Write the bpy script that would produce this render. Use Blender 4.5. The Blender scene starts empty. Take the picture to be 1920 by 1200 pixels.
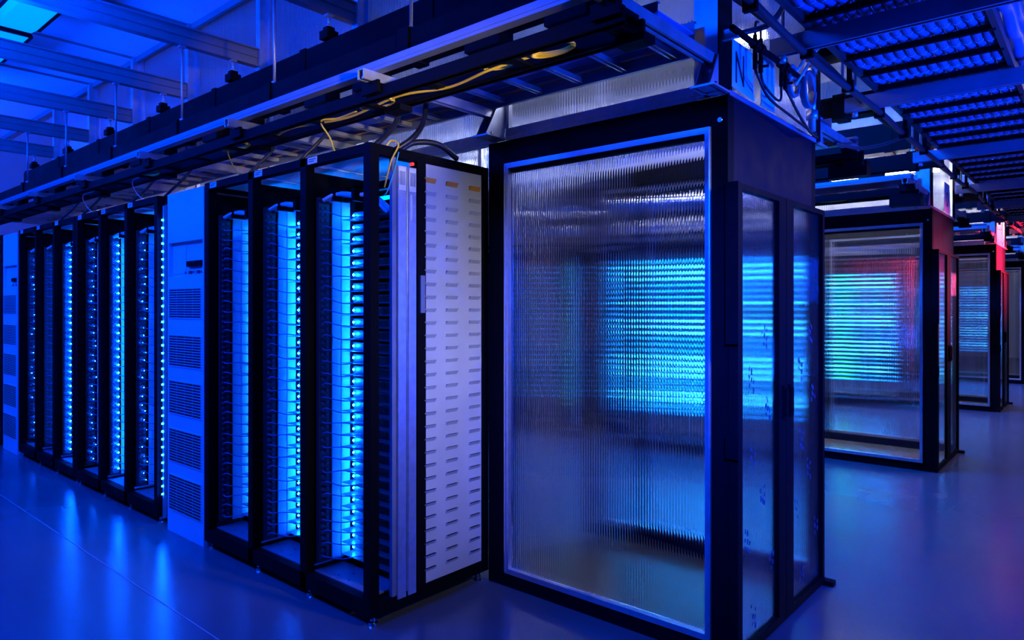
import bpy, math, random
from mathutils import Vector
random.seed(7)
C = bpy.context.scene.collection
SC = bpy.context.scene
PI = math.pi
ONES = ['', 'first', 'second', 'third', 'fourth', 'fifth', 'sixth', 'seventh', 'eighth', 'ninth', 'tenth', 'eleventh',
        'twelfth', 'thirteenth', 'fourteenth', 'fifteenth', 'sixteenth', 'seventeenth', 'eighteenth', 'nineteenth',
        'twentieth']
def nth(n):
    if n <= 20: return ONES[n]
    if n == 30: return 'thirtieth'
    return {2: 'twenty', 3: 'thirty'}[n // 10] + '-' + ONES[n % 10]

# ------------------------------------------------------------------ materials
def mat(name, col, rough=.45, metal=0., var=.12, scale=9., bump=0., spec=.5):
    m = bpy.data.materials.new(name); m.use_nodes = True
    nt = m.node_tree; b = nt.nodes['Principled BSDF']
    tc = nt.nodes.new('ShaderNodeTexCoord')
    nz = nt.nodes.new('ShaderNodeTexNoise'); nz.inputs['Scale'].default_value = scale; nz.inputs['Detail'].default_value = 4
    nt.links.new(tc.outputs['Object'], nz.inputs['Vector'])
    cr = nt.nodes.new('ShaderNodeValToRGB')
    cr.color_ramp.elements[0].position = .3; cr.color_ramp.elements[1].position = .7
    cr.color_ramp.elements[0].color = [c * (1 - var) for c in col] + [1]
    cr.color_ramp.elements[1].color = [min(1, c * (1 + var)) for c in col] + [1]
    nt.links.new(nz.outputs['Fac'], cr.inputs['Fac']); nt.links.new(cr.outputs['Color'], b.inputs['Base Color'])
    mr = nt.nodes.new('ShaderNodeMapRange')
    mr.inputs['To Min'].default_value = max(.02, rough * .8); mr.inputs['To Max'].default_value = min(1, rough * 1.2)
    nt.links.new(nz.outputs['Fac'], mr.inputs['Value']); nt.links.new(mr.outputs['Result'], b.inputs['Roughness'])
    b.inputs['Metallic'].default_value = metal; b.inputs['Specular IOR Level'].default_value = spec
    if bump:
        bp = nt.nodes.new('ShaderNodeBump'); bp.inputs['Strength'].default_value = bump; bp.inputs['Distance'].default_value = .01
        nt.links.new(nz.outputs['Fac'], bp.inputs['Height']); nt.links.new(bp.outputs['Normal'], b.inputs['Normal'])
    return m
def emit(name, col, strength):
    m = bpy.data.materials.new(name); m.use_nodes = True
    nt = m.node_tree; b = nt.nodes['Principled BSDF']
    b.inputs['Base Color'].default_value = [c * .5 for c in col] + [1]
    b.inputs['Emission Color'].default_value = list(col) + [1]
    b.inputs['Emission Strength'].default_value = strength
    return m
def poly(name, milk, tint, body=(.75, .77, .82), rough=.03, ior=1.32, gloss=.06):
    """twin wall polycarbonate: clear ribbed plastic with a little milkiness"""
    m = bpy.data.materials.new(name); m.use_nodes = True
    nt = m.node_tree
    for n in list(nt.nodes): nt.nodes.remove(n)
    out = nt.nodes.new('ShaderNodeOutputMaterial')
    gl = nt.nodes.new('ShaderNodeBsdfGlass'); gl.inputs['IOR'].default_value = ior
    gl.inputs['Roughness'].default_value = rough; gl.inputs['Color'].default_value = list(tint) + [1]
    df = nt.nodes.new('ShaderNodeBsdfDiffuse'); df.inputs['Color'].default_value = (*body, 1)
    tr = nt.nodes.new('ShaderNodeBsdfTranslucent'); tr.inputs['Color'].default_value = (*body, 1)
    mx0 = nt.nodes.new('ShaderNodeMixShader'); mx0.inputs[0].default_value = .6
    nt.links.new(df.outputs[0], mx0.inputs[1]); nt.links.new(tr.outputs[0], mx0.inputs[2])
    tc = nt.nodes.new('ShaderNodeTexCoord')
    nz = nt.nodes.new('ShaderNodeTexNoise'); nz.inputs['Scale'].default_value = 3.
    nt.links.new(tc.outputs['Object'], nz.inputs['Vector'])
    mr = nt.nodes.new('ShaderNodeMapRange'); mr.inputs['To Min'].default_value = milk * .8; mr.inputs['To Max'].default_value = milk * 1.2
    nt.links.new(nz.outputs['Fac'], mr.inputs['Value'])
    mx = nt.nodes.new('ShaderNodeMixShader')
    nt.links.new(mr.outputs['Result'], mx.inputs[0]); nt.links.new(gl.outputs[0], mx.inputs[1]); nt.links.new(mx0.outputs[0], mx.inputs[2])
    nt.links.new(mx.outputs[0], out.inputs['Surface'])
    return m

BLACK = mat('black_powder_coat', (.003, .003, .005), .58, spec=.045)
NAVY = mat('dark_panel_paint', (.005, .005, .013), .55, spec=.08)
ALU = mat('brushed_aluminium', (.62, .64, .70), .33, .85, .08, 30)
ZINC = mat('zinc_plated_steel', (.50, .52, .56), .4, .7, .15, 14)
STEEL = mat('grey_painted_steel', (.18, .19, .23), .5, .2, .08, 3)
BEAMM = mat('beam_paint', (.19, .19, .20), .55, 0, .12, 3)
WHITE = mat('white_cabinet_paint', (.72, .73, .76), .42, 0, .03, 4)
LOUV = mat('pale_louvre_paint', (.60, .60, .65), .45, .1, .06, 5)
DUCT = mat('pale_plastic_duct', (.75, .77, .8), .4, 0, .04, 6)
DARKP = mat('dark_port_plastic', (.045, .048, .06), .35)
CHAS = mat('server_steel', (.16, .17, .19), .4, .5, .1, 20)
CABB = mat('blue_patch_cable_sheath', (.10, .22, .55), .4)
PLUG = mat('dark_plug', (.09, .10, .13), .4)
LINER = mat('liner_lit_blue', (.25, .36, .8), .5)  # blue light seen between the ladder rungs is put into this colour
CABW = mat('white_cable_sheath', (.75, .75, .75), .4)
CABY = mat('yellow_fibre_sheath', (.85, .52, .03), .4)
CABK = mat('black_cable_sheath', (.012, .011, .013), .4)
CABP = mat('dark_conduit', (.06, .03, .04), .4)
BUND = mat('blue_grey_data_cable', (.11, .15, .36), .45, 0, .2, 25)
TIE = mat('pale_cable_tie', (.7, .72, .78), .4)
COPPER = mat('copper_bar', (.75, .28, .14), .3, .9)
LADD = mat('ladder_steel', (.20, .22, .30), .4, .2)
RED = mat('red_plastic', (.7, .03, .03), .35)
ORANGE = mat('orange_foam', (.8, .35, .06), .6)
PAPER = mat('pale_paper', (.72, .75, .8), .6)
INK = mat('black_ink', (.01, .01, .012), .5)
LABEL = mat('pale_label', (.75, .78, .82), .4)
CHROME = mat('chrome', (.8, .8, .82), .12, 1., .03)
MARK = mat('smudge_marks', (.03, .04, .09), .6)
CEIL = mat('ceiling_sheet', (.72, .74, .78), .6, 0, .16, .5)
WALLM = mat('hall_wall_paint', (.45, .46, .5), .6, 0, .1, 1)
PANEL = poly('polycarbonate_clear', .008, (.97, .98, 1.))
CLERE = poly('polycarbonate_milky', .20, (.95, .97, 1.), rough=.08)
def skin(name):
    m = bpy.data.materials.new(name); m.use_nodes = True; nt = m.node_tree
    for q in list(nt.nodes): nt.nodes.remove(q)
    out = nt.nodes.new('ShaderNodeOutputMaterial'); t = nt.nodes.new('ShaderNodeBsdfTransparent'); t.inputs[0].default_value = (.95, .96, .98, 1)
    g = nt.nodes.new('ShaderNodeBsdfGlossy'); g.inputs['Roughness'].default_value = .15
    f = nt.nodes.new('ShaderNodeFresnel'); f.inputs['IOR'].default_value = 1.3
    mx = nt.nodes.new('ShaderNodeMixShader'); nt.links.new(f.outputs[0], mx.inputs[0]); nt.links.new(t.outputs[0], mx.inputs[1]); nt.links.new(g.outputs[0], mx.inputs[2])
    nt.links.new(mx.outputs[0], out.inputs['Surface']); return m
SKIN = skin('polycarbonate_skin')
PANE = poly('polycarbonate_door', .012, (.93, .96, 1.), (.45, .55, .85), .05)
LEDB = emit('led_blue', (.0012, .085, 1.), 560)
LEDD = emit('led_blue_small', (.004, .10, 1.), 230)
LEDM = emit('led_blue_medium', (.002, .09, 1.), 420)
LEDR = emit('led_cyan_strip', (.003, .24, 1.), 14)
LEDS = emit('led_cyan_bright', (.02, .34, 1.), 45)
LEDG = emit('led_green_strip', (.03, 1., .10), 6)
LEDX = emit('led_red', (1., .03, .03), 1.5)
BAYFILL = emit('bay_fill_blue', (0., .16, 1.), 22)
LENS = emit('lamp_lens_blue', (0., .20, 1.), 1.8)
TUBE = emit('lamp_tube_white', (.68, .73, 1.), 45)
TUBE2 = emit('lamp_tube_bright', (.76, .78, 1.), 300)

def floor_mat():
    m = mat('polished_concrete', (.115, .115, .125), .24, 0, .07, 1.3)
    nt = m.node_tree; b = nt.nodes['Principled BSDF']
    tc = [n for n in nt.nodes if n.type == 'TEX_COORD'][0]
    n2 = nt.nodes.new('ShaderNodeTexNoise'); n2.inputs['Scale'].default_value = 2.5; n2.inputs['Detail'].default_value = 2
    nt.links.new(tc.outputs['Object'], n2.inputs['Vector'])
    mr = nt.nodes.new('ShaderNodeMapRange'); mr.inputs['From Min'].default_value = .1; mr.inputs['From Max'].default_value = .9
    mr.inputs['To Min'].default_value = .20; mr.inputs['To Max'].default_value = .28
    nt.links.new(n2.outputs['Fac'], mr.inputs['Value']); nt.links.new(mr.outputs['Result'], b.inputs['Roughness'])
    b.inputs['Specular IOR Level'].default_value = .6
    return m
FLOOR = floor_mat()

# ------------------------------------------------------------------ mesh builder
class MB:
    def __init__(s, f=None): s.v = []; s.fc = []; s.mi = []; s.sm = []; s.f = f
    def _add(s, vs, fs, mi=0, sm=False):
        o = len(s.v); s.v += [tuple(v) for v in vs]
        for f in fs: s.fc.append([o + i for i in f]); s.mi.append(mi); s.sm.append(sm)
    def box(s, x0, x1, y0, y1, z0, z1, mi=0, b=0.):
        x0, x1 = min(x0, x1), max(x0, x1); y0, y1 = min(y0, y1), max(y0, y1); z0, z1 = min(z0, z1), max(z0, z1)
        s._add([(x0, y0, z0), (x1, y0, z0), (x1, y1, z0), (x0, y1, z0), (x0, y0, z1), (x1, y0, z1), (x1, y1, z1), (x0, y1, z1)],
               [(0, 3, 2, 1), (4, 5, 6, 7), (0, 1, 5, 4), (1, 2, 6, 5), (2, 3, 7, 6), (3, 0, 4, 7)], mi)
        return s
    def prism(s, poly2, axis, a, b, mi=0):
        """extrude a 2D outline along axis ('x': (y,z), 'y': (x,z), 'z': (x,y))"""
        def P(u, w, t): return {'x': (t, u, w), 'y': (u, t, w), 'z': (u, w, t)}[axis]
        n = len(poly2)
        vs = [P(u, w, a) for u, w in poly2] + [P(u, w, b) for u, w in poly2]
        fs = [tuple(range(n))[::-1], tuple(range(n, 2 * n))] + [(i, (i + 1) % n, n + (i + 1) % n, n + i) for i in range(n)]
        s._add(vs, fs, mi); return s
    def tube(s, pts, r, n=8, mi=0, prof=None, cap=True):
        pts = [Vector(p) for p in pts]; rings = []
        t0 = (pts[1] - pts[0]).normalized()
        u = t0.cross(Vector((0, 0, 1)))
        if u.length < .05: u = t0.cross(Vector((0, 1, 0)))
        u.normalize()
        for i, p in enumerate(pts):
            t = (pts[min(i + 1, len(pts) - 1)] - pts[max(i - 1, 0)]).normalized()
            u = (u - t * u.dot(t)).normalized(); w = t.cross(u)
            rings.append([p + (u * math.cos(a) + w * math.sin(a)) * r * (prof(a) if prof else 1) for a in [2 * PI * k / n for k in range(n)]])
        vs = [q for rg in rings for q in rg]; fs = []
        for i in range(len(pts) - 1):
            for k in range(n):
                a, b = i * n + k, i * n + (k + 1) % n
                fs.append((a, b, b + n, a + n))
        s._add(vs, fs, mi, True)
        if cap:
            o = len(s.v) - len(vs)
            s.fc.append([o + k for k in range(n)][::-1]); s.mi.append(mi); s.sm.append(False)
            s.fc.append([o + (len(pts) - 1) * n + k for k in range(n)]); s.mi.append(mi); s.sm.append(False)
        return s
    def cyl(s, a, b, r, n=12, mi=0): return s.tube([a, b], r, n, mi)
    def cone(s, c, h, r0, r1, n=12, mi=0):
        vs = [(c[0] + r0 * math.cos(2 * PI * k / n), c[1] + r0 * math.sin(2 * PI * k / n), c[2]) for k in range(n)] + \
             [(c[0] + r1 * math.cos(2 * PI * k / n), c[1] + r1 * math.sin(2 * PI * k / n), c[2] + h) for k in range(n)]
        s._add(vs, [(k, (k + 1) % n, n + (k + 1) % n, n + k) for k in range(n)] + [tuple(range(n))[::-1], tuple(range(n, 2 * n))], mi)
        return s
    def channel(s, axis, a, b, u0, u1, w0, w1, t=.004, open_side='w0', mi=0, lips=True):
        """strut channel (C section with lips) along axis"""
        if open_side == 'w0':
            out = [(u0, w0), (u0, w1), (u1, w1), (u1, w0)]
            l = (u1 - u0) * .27 if lips else t
            pl = [(u0, w0), (u0, w1), (u1, w1), (u1, w0), (u1 - l, w0), (u1 - l, w0 + t * 2), (u1 - t, w0 + t * 2), (u1 - t, w1 - t),
                  (u0 + t, w1 - t), (u0 + t, w0 + t * 2), (u0 + l, w0 + t * 2), (u0 + l, w0)]
        else:  # open towards u0
            l = (w1 - w0) * .27 if lips else t
            pl = [(u0, w0), (u1, w0), (u1, w1), (u0, w1), (u0, w1 - l), (u0 + t * 2, w1 - l), (u0 + t * 2, w1 - t), (u1 - t, w1 - t),
                  (u1 - t, w0 + t), (u0 + t * 2, w0 + t), (u0 + t * 2, w0 + l), (u0, w0 + l)]
        return s.prism(pl, axis, a, b, mi)
    def mesh(s, name, mats):
        me = bpy.data.meshes.new(name)
        vs = [s.f(*v) for v in s.v] if s.f else s.v
        me.from_pydata(vs, [], s.fc)
        for m in (mats if isinstance(mats, (list, tuple)) else [mats]): me.materials.append(m)
        me.polygons.foreach_set('material_index', s.mi); me.polygons.foreach_set('use_smooth', s.sm)
        me.update()
        import bmesh
        bm = bmesh.new(); bm.from_mesh(me); bmesh.ops.recalc_face_normals(bm, faces=bm.faces); bm.to_mesh(me); bm.free()
        return me
def obj(name, mb, mats, parent=None, loc=None, label=None):
    me = mb.mesh(name, mats) if isinstance(mb, MB) else mb
    o = bpy.data.objects.new(name, me); C.objects.link(o)
    if parent: o.parent = parent
    if loc: o.location = loc
    if label: o['label'] = label
    return o
def tag(o, label, cat, group=None):
    o['label'] = label; o['category'] = cat
    if group: o['group'] = group
    return o
def thing(name, label, cat, loc=(0, 0, 0), group=None):
    o = bpy.data.objects.new(name, None); C.objects.link(o); o.location = loc; o.empty_display_size = .1
    return tag(o, label, cat, group)
def struct(name, mb, m):
    o = obj(name, mb, m); o['kind'] = 'structure'; return o
def dup(root, loc=None, label=None, group=None):
    r = root.copy(); C.objects.link(r)
    if loc is not None: r.location = loc
    if label: r['label'] = label
    if group: r['group'] = group
    for ch in list(root.children):
        c = ch.copy(); C.objects.link(c); c.parent = r
        for g in ch.children:
            d = g.copy(); C.objects.link(d); d.parent = c
    return r
def curve(pts, n=8):
    """Catmull-Rom through the points"""
    P = [Vector(p) for p in pts]; P = [P[0] * 2 - P[1]] + P + [P[-1] * 2 - P[-2]]; out = []
    for i in range(1, len(P) - 2):
        for k in range(n):
            t = k / n
            out.append(.5 * ((2 * P[i]) + (-P[i - 1] + P[i + 1]) * t + (2 * P[i - 1] - 5 * P[i] + 4 * P[i + 1] - P[i + 2]) * t * t
                             + (-P[i - 1] + 3 * P[i] - 3 * P[i + 1] + P[i + 2]) * t ** 3))
    out.append(P[-2]); return out
def cable(name, pts, r, m, label, cat='cable', group=None, n=8):
    return tag(obj(name, MB().tube(curve(pts), r, n), m), label, cat, group)
def ribbed(axis, a0, a1, c, z0, z1, thick=.010, pitch=.014, amp=.0015, seg=6, two=0):
    """ribbed sheet: flutes run vertically; plane normal to the other horizontal axis at c; solid"""
    mb = MB(); n = max(4, int(round((a1 - a0) / pitch))) * seg
    def P(a, d, z): return (a, c + d, z) if axis == 'x' else (c + d, a, z)
    fr, bk = [], []
    for i in range(n + 1):
        a = a0 + (a1 - a0) * i / n
        w = amp * math.sin(2 * PI * i / seg)
        w2 = amp * .6 * math.sin(2 * PI * i / seg * 1.0 + 1.3)
        fr.append((a, -thick / 2 + w)); bk.append((a, thick / 2 + w2))
    for row in (fr, bk):
        vs = [P(a, d, z0) for a, d in row] + [P(a, d, z1) for a, d in row]
        mb._add(vs, [(i, i + 1, n + 2 + i, n + 1 + i) for i in range(n)], 0, True)
    for z in (z0, z1):
        vs = [P(a, d, z) for a, d in fr] + [P(a, d, z) for a, d in bk]
        mb._add(vs, [(i, i + 1, n + 2 + i, n + 1 + i) for i in range(n)])
    for i in (0, n):
        mb._add([P(*fr[i], z0), P(*bk[i], z0), P(*bk[i], z1), P(*fr[i], z1)], [(0, 1, 2, 3)])
    me = bpy.data.meshes.new('sheet')
    # weld so that the solid is closed; sharp rims
    import bmesh
    me.from_pydata(mb.v, [], mb.fc)
    me.polygons.foreach_set('use_smooth', mb.sm)
    if two:      # the inner skin gets the second material
        k = 0 if two > 0 else n
        me.polygons.foreach_set('material_index', [0 if k <= i < k + n else 1 for i in range(len(mb.fc))])
    bm = bmesh.new(); bm.from_mesh(me)
    bmesh.ops.remove_doubles(bm, verts=bm.verts, dist=1e-6)
    bmesh.ops.recalc_face_normals(bm, faces=bm.faces)
    for e in bm.edges:
        if len(e.link_faces) == 2 and e.link_faces[0].smooth != e.link_faces[1].smooth: e.smooth = False
    bm.to_mesh(me); bm.free()
    return me

# ------------------------------------------------------------------ layout numbers
MY = [2.68, 6.96, 11.5, 16.0]           # near wall of each containment aisle
HOT = 1.10                              # width of the enclosed aisle
XE, XR = -1.165, -2.505                 # end of the containment / end of the rack row
CEILZ, TOPZ = 3.85, 2.31
POSTX = [-1.20, -2.39, -3.56, -4.74, -5.92, -7.10, -8.28, -9.46]
PLACE = ['nearest', 'second', 'third', 'farthest']

# ------------------------------------------------------------------ room shell
struct('floor', MB().box(-13, 4, -4, 24, -.1, 0), FLOOR)
struct('ceiling', MB().box(-13, 4, -4, 24, CEILZ, CEILZ + .1), CEIL)
struct('wall_left', MB().box(-13.1, -13, -4, 24, 0, CEILZ), WALLM)
struct('light_baffle', MB().box(-4.76, -4.72, MY[0] + .06, MY[0] + HOT - .06, 3.0, CEILZ), WALLM)  # unseen baffle added to keep white light off the left upper wall
struct('wall_right', MB().box(4, 4.1, -4, 24, 0, CEILZ), WALLM)
struct('wall_back', MB().box(-13, 4, 24, 24.1, 0, CEILZ), WALLM)
struct('wall_front', MB().box(-13, 4, -4.1, -4, 0, CEILZ), WALLM)
JOINT = mat('joint_sealant', (.26, .27, .29), .5)
struct('trim_1', MB().box(-12.9, -1.9, 1.425, 1.431, 0, .0015), JOINT)
ti = 2
for x in POSTX:
    struct('trim_%d' % ti, MB().box(x - .012, x + .012, -3.9, MY[0] - .03, CEILZ - .015, CEILZ), BEAMM); ti += 1
struct('trim_%d' % ti, MB().box(-12.9, XE, MY[0] - .045, MY[0] - .02, CEILZ - .05, CEILZ), BEAMM); ti += 1

# ceiling beams over the front aisle
for i, x in enumerate(POSTX[2:], 1):
    mb = MB(); z0, z1 = 3.215, 3.345
    y0, y1 = -3.5, MY[0] - .075
    mb.prism([(x - .03, z0), (x + .03, z0), (x + .03, z0 + .008), (x + .006, z0 + .012), (x + .006, z0 + .062), (x + .016, z0 + .066), (x + .016, z0 + .074),
              (x + .006, z0 + .078), (x + .006, z1 - .012), (x + .03, z1 - .008), (x + .03, z1), (x - .03, z1)], 'y', y0, y1)
    o = tag(obj('ceiling_beam', mb, BEAMM), 'grey steel beam across the blue ceiling, %s from the right' % nth(i), 'beam', 'ceiling beams')
    o['kind'] = 'thing'

# ------------------------------------------------------------------ blue lamps of the front aisle
def blue_fixture(x, y, label, L=.80):
    t = thing('ceiling_lamp', label, 'lamp', (x, y, 3.42), 'blue lamps along the front aisle')
    h = MB()
    h.prism([(-.16, .0), (.16, .0), (.13, .07), (.06, .11), (-.06, .11), (-.13, .07)], 'x', -L / 2, L / 2)
    obj('housing', h, BLACK, t)
    l = MB(); l.prism([(-.135, 0), (-.10, -.03), (.10, -.03), (.135, 0)], 'x', -L / 2 + .02, L / 2 - .02)
    obj('lens', l, LENS, t)
    obj('hanger', MB().cyl((-.25, 0, .11), (-.25, 0, CEILZ - 3.42), .006, 8), ZINC, t)
    obj('hanger', MB().cyl((.25, 0, .11), (.25, 0, CEILZ - 3.42), .006, 8), ZINC, t)
for i, x in enumerate((-5.40, -6.36, -7.32, -8.28)):
    blue_fixture(x, 1.36, 'blue glowing lamp under the ceiling at far left, %s from the right' % nth(i + 1))

def area(name, loc, tgt, sx, sy, power, col, spread=180):
    d = bpy.data.lights.new(name, 'AREA'); d.shape = 'RECTANGLE'; d.size = sx; d.size_y = sy; d.energy = power; d.color = col; d.spread = math.radians(spread)
    o = bpy.data.objects.new(name, d); C.objects.link(o); o.location = loc
    o.rotation_euler = (Vector(tgt) - Vector(loc)).to_track_quat('-Z', 'Y').to_euler()
    return o
BL = (0., .046, 1.)
LAV = (.88, .87, .86)

# ------------------------------------------------------------------ racks
BAYW, PW = .468, .05
PITCH = .0615
NSRV = 29
def bay_edges(k):           # local x (right, left) of bay opening k, k = 0 at the right
    r = -PW - k * (BAYW + PW)
    return r, r - BAYW
RACKW = PW * 4 + BAYW * 3
BASE, RTOP = .045, 2.19
def rack(xr, yf, s, label, detail=True, ends=True, strip=False, stickers=True, rear=False):
    f = lambda x, d, z: (x, s * d, z)
    t = thing('server_rack', label, 'server rack', (xr, yf, 0), 'open server racks')
    D = .78
    def P(name, mb, m, lab=None):
        mb.f = f; return obj(name, mb, m, t, None, lab)
    for k in range(4):
        x1 = 0 - k * (BAYW + PW); x0 = x1 - PW
        mb = MB(); mb.prism([(x0, 0), (x1, 0), (x1, .05), (x1 - .012, .05), (x1 - .012, .02), (x0 + .012, .02), (x0 + .012, .05), (x0, .05)], 'z', BASE, RTOP)
        P('front_post', mb, BLACK)
        P('rear_post', MB().box(x0, x1, D - .05, D, BASE, RTOP), BLACK)
        if k > 0 or not ends:
            P('divider_panel', MB().box(x0 + .02, x1 - .02, .055, D - .055, BASE + .1, RTOP - .06), BLACK)
        if k in (0, 3):
            P('side_rail', MB().box(x0, x1, .05, D - .05, RTOP - .045, RTOP), BLACK)
            P('side_rail', MB().box(x0, x1, .05, D - .05, BASE, BASE + .06), BLACK)
    P('top_rail', MB().box(-RACKW + PW, -PW, 0, .05, RTOP - .04, RTOP), BLACK)
    P('top_rail', MB().box(-RACKW + PW, -PW, D - .05, D, RTOP - .045, RTOP), BLACK)
    P('bottom_rail', MB().box(-RACKW + PW, -PW, .0, .045, BASE, BASE + .075), BLACK)
    P('bottom_rail', MB().box(-RACKW + PW, -PW, D - .05, D, BASE, BASE + .075), BLACK)
    for k in range(3):
        r, l = bay_edges(k)
        P('top_panel', MB().box(l, r, .055, D - .055, RTOP - .022, RTOP - .012), DUCT)
        b = MB().box(l, r, .05, D - .055, BASE + .07, BASE + .078)
        for (u, w) in ((.3, .09), (.5, .09), (.7, .10), (.4, .15), (.6, .15)):
            b.cyl((l + BAYW * u, w, BASE + .078), (l + BAYW * u, w, BASE + .082), .006, 8)
        P('base_plate', b, STEEL)
        if detail: P('bay_fill', MB().box(l + .08, r - .06, .30, .33, 2.0, 2.012), BAYFILL, 'slim added glow bar lighting the bay top')  # glow bar added to brighten the top panel from below
        P('cross_rail', MB().box(l, r, .24, .275, 2.035, 2.075), BLACK)
        P('cross_rail', MB().box(l, r, .22, .25, BASE + .08, BASE + .115), BLACK)
        if rear: 
            P('rear_panel', MB().box(l, r, D - .035, D - .025, .16, 2.03), CHAS)
            continue
        # left wall of the bay: port strip, then the pale duct the lights fall on
        ps = MB().box(l, l + .022, .06, .125, .16, 2.0)
        for j in range(NSRV * 2):
            z = .185 + j * PITCH / 2
            ps.box(l + .022, l + .034, .07, .084, z, z + .014, 1); ps.box(l + .022, l + .031, .098, .112, z + .006, z + .018, 1)
        P('port_strip', ps, [DARKP, PLUG])
        P('cable_duct', MB().box(l, l + .014, .145, .262, .15, 2.0).box(l + .014, l + .017, .2, .203, .15, 2.0), DUCT)
        P('mounting_rail', MB().box(l + .0145, l + .035, .255, .27, .13, 2.03), BLACK)
        P('mounting_rail', MB().box(r - .03, r - .008, .255, .27, .13, 2.03), BLACK)
        if detail:
            lp = [(l + .03, .10, 1.985), (l + .09, .13, 2.012), (l + .20, .15, 2.0), (l + .32, .17, 1.985), (l + .42, .2, 1.90)]
            bt = MB()
            for q in range(3):
                bt.tube(curve([(x, d - .018 + .018 * q, z + .006 * (q % 2)) for x, d, z in lp]), .011, 8)
            bt.f = f
            h = obj('cable_loop', bt, DUCT, t)
            for x, z in ((l + .09, 2.0), (l + .25, 1.985)):
                st = MB(f).box(x - .012, x + .012, .10, .19, z - .02, z + .04)
                obj('strap', st, BLACK, h)
        if stickers:
            lb = MB().box(l + .02, l + .10, -.002, 0, RTOP - .036, RTOP - .004)
            lb.box(l + .03, l + .09, -.0028, -.002, RTOP - .016, RTOP - .012, 1); lb.box(l + .03, l + .075, -.0028, -.002, RTOP - .026, RTOP - .022, 1)
            P('asset_label', lb, [LABEL, INK], 'small pale label with dark print')
    for x in (-.03, -.03 - .5, -.03 - 1.0, -RACKW + .03):
        for d in (.04, D - .05):
            ft = MB().cone((x, d, 0), .012, .024, .02).cyl((x, d, .012), (x, d, BASE + .005), .009).cone((x, d, .02), .012, .016, .012)
            P('levelling_foot', ft, CHROME)
    if ends:
        # end face of the row: slot, two silver power shelves on end, louvred panel
        P('trim_strip', MB().box(-.02, 0, .125, .148, BASE + .06, RTOP - .045), LADD)
        for (d0, d1) in ((.152, .212), (.216, .274)):
            mb = MB(); mb.prism([(-.03, d0), (-.004, d0), (.004, d0 + .006), (.004, d1 - .006), (-.004, d1), (-.03, d1)], 'z', .085, 2.11)
            mb.f = f; b = obj('silver_bar', mb, ALU, t)
            lb = MB().box(.004, .006, d0 + .008, d1 - .008, 1.995, 2.105)
            for q in range(5): lb.box(.006, .0066, d0 + .014 + .007 * q, d0 + .017 + .007 * q, 2.02, 2.085, 1)
            if d0 > .2: lb.box(.004, .006, d0 + .012, d0 + .026, 1.86, 1.98)
            lb.f = f; obj('bar_label', lb, [LABEL, INK], b, None, 'white label with dark bars of print')
        P('end_post', MB().box(-PW, 0.004, .277, .33, BASE + .06, RTOP - .045), BLACK)
        P('indicator', MB().cyl((-.01, .245, 2.128), (.008, .245, 2.128), .008), LEDX, 'tiny red light')
        lv = MB().box(-.014, -.006, .33, .735, .10, 2.145)
        for c, dc in enumerate((.36, .51, .675)):
            for i in range(31):
                z = 2.055 - i * .0632
                w = .037
                big = (i == 0)
                hh = .022 if big else .018
                mi = 1 if big else 0
                dd = 1.0
                # a pressed hood: closed at the top, open below
                lv._add([(-.006, dc - w - .003, z), (-.006, dc + w + .003, z), (.009, dc + w, z + hh), (.009, dc - w, z + hh),
                         (-.006, dc - w, z + hh), (-.006, dc + w, z + hh)],
                        [(0, 1, 2, 3), (0, 3, 4), (1, 5, 2)], mi)
                lv.box(-.0062, -.0052, dc - w, dc + w, z + .003, z + hh - .001, 1 if big else 2)  # dark plate paints the shade inside the hood opening
        P('louvred_panel', lv, [LOUV, ORANGE, INK], 'pale grey panel with three columns of louvres')
        P('latch', MB().box(.004, .012, .29, .318, 1.42, 1.60), LADD, 'blue latch plate')
    if strip:
        ls = MB().box(.035, .055, .02, .04, BASE, 2.12)
        P('light_bar', ls, ZINC)
        for i in range(36):
            z = .2 + i * .052
            P('led', MB().box(.037, .042, .012, .019, z, z + .010), LEDB)
    return t

def cab_mesh():
    pass
def cabinet(xr, yf, label):
    w, h, D = .51, 2.178, .74
    t = thing('battery_cabinet', label, 'cabinet', (xr, yf, 0), 'white battery cabinets in the front row')
    # body with a real recess for the control panel
    b = MB(); rz0, rz1, rx0, rx1 = 1.64, 1.86, -w + .02, -.015
    b.box(-w, 0, .05, D, .0, h)
    b.box(-w, 0, 0, .05, rz1, h); b.box(-w, 0, 0, .05, 0, rz0)
    b.box(-w, rx0, 0, .05, rz0, rz1); b.box(rx1, 0, 0, .05, rz0, rz1)
    obj('body', b, WHITE, t)
    cp = MB().box(rx0, rx1, .028, .05, rz0, rz1); cp.box(rx0 + .01, rx0 + .2, .022, .028, rz0 + .02, rz1 - .02)
    c = obj('control_panel', cp, WHITE, t)
    obj('display_slot', MB().box(-.26, -.03, .010, .028, 1.70, 1.735), BLACK, c)
    for q in range(5):
        obj('button', MB().cyl((-.28 + q * .055, .03, 1.665), (-.28 + q * .055, .014, 1.665), .011), CHROME if q % 2 == 0 else DARKP, c)
    for z0, z1 in ((1.379, 1.563), (1.072, 1.267), (.767, .975), (.459, .667), (.148, .369)):
        g = MB().box(-w + .03, -.022, -.004, 0, z0 - .006, z1 + .006)
        n = 12; p = (z1 - z0) / n
        for i in range(n):
            for c4 in range(4):
                xa = -w + .036 + c4 * .1115
                g.box(xa, xa + .106, -.0052, -.004, z0 + i * p + p * .2, z0 + i * p + p * .8, 1)
        obj('vent_grille', g, [WHITE, INK], t)
    return t

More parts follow.
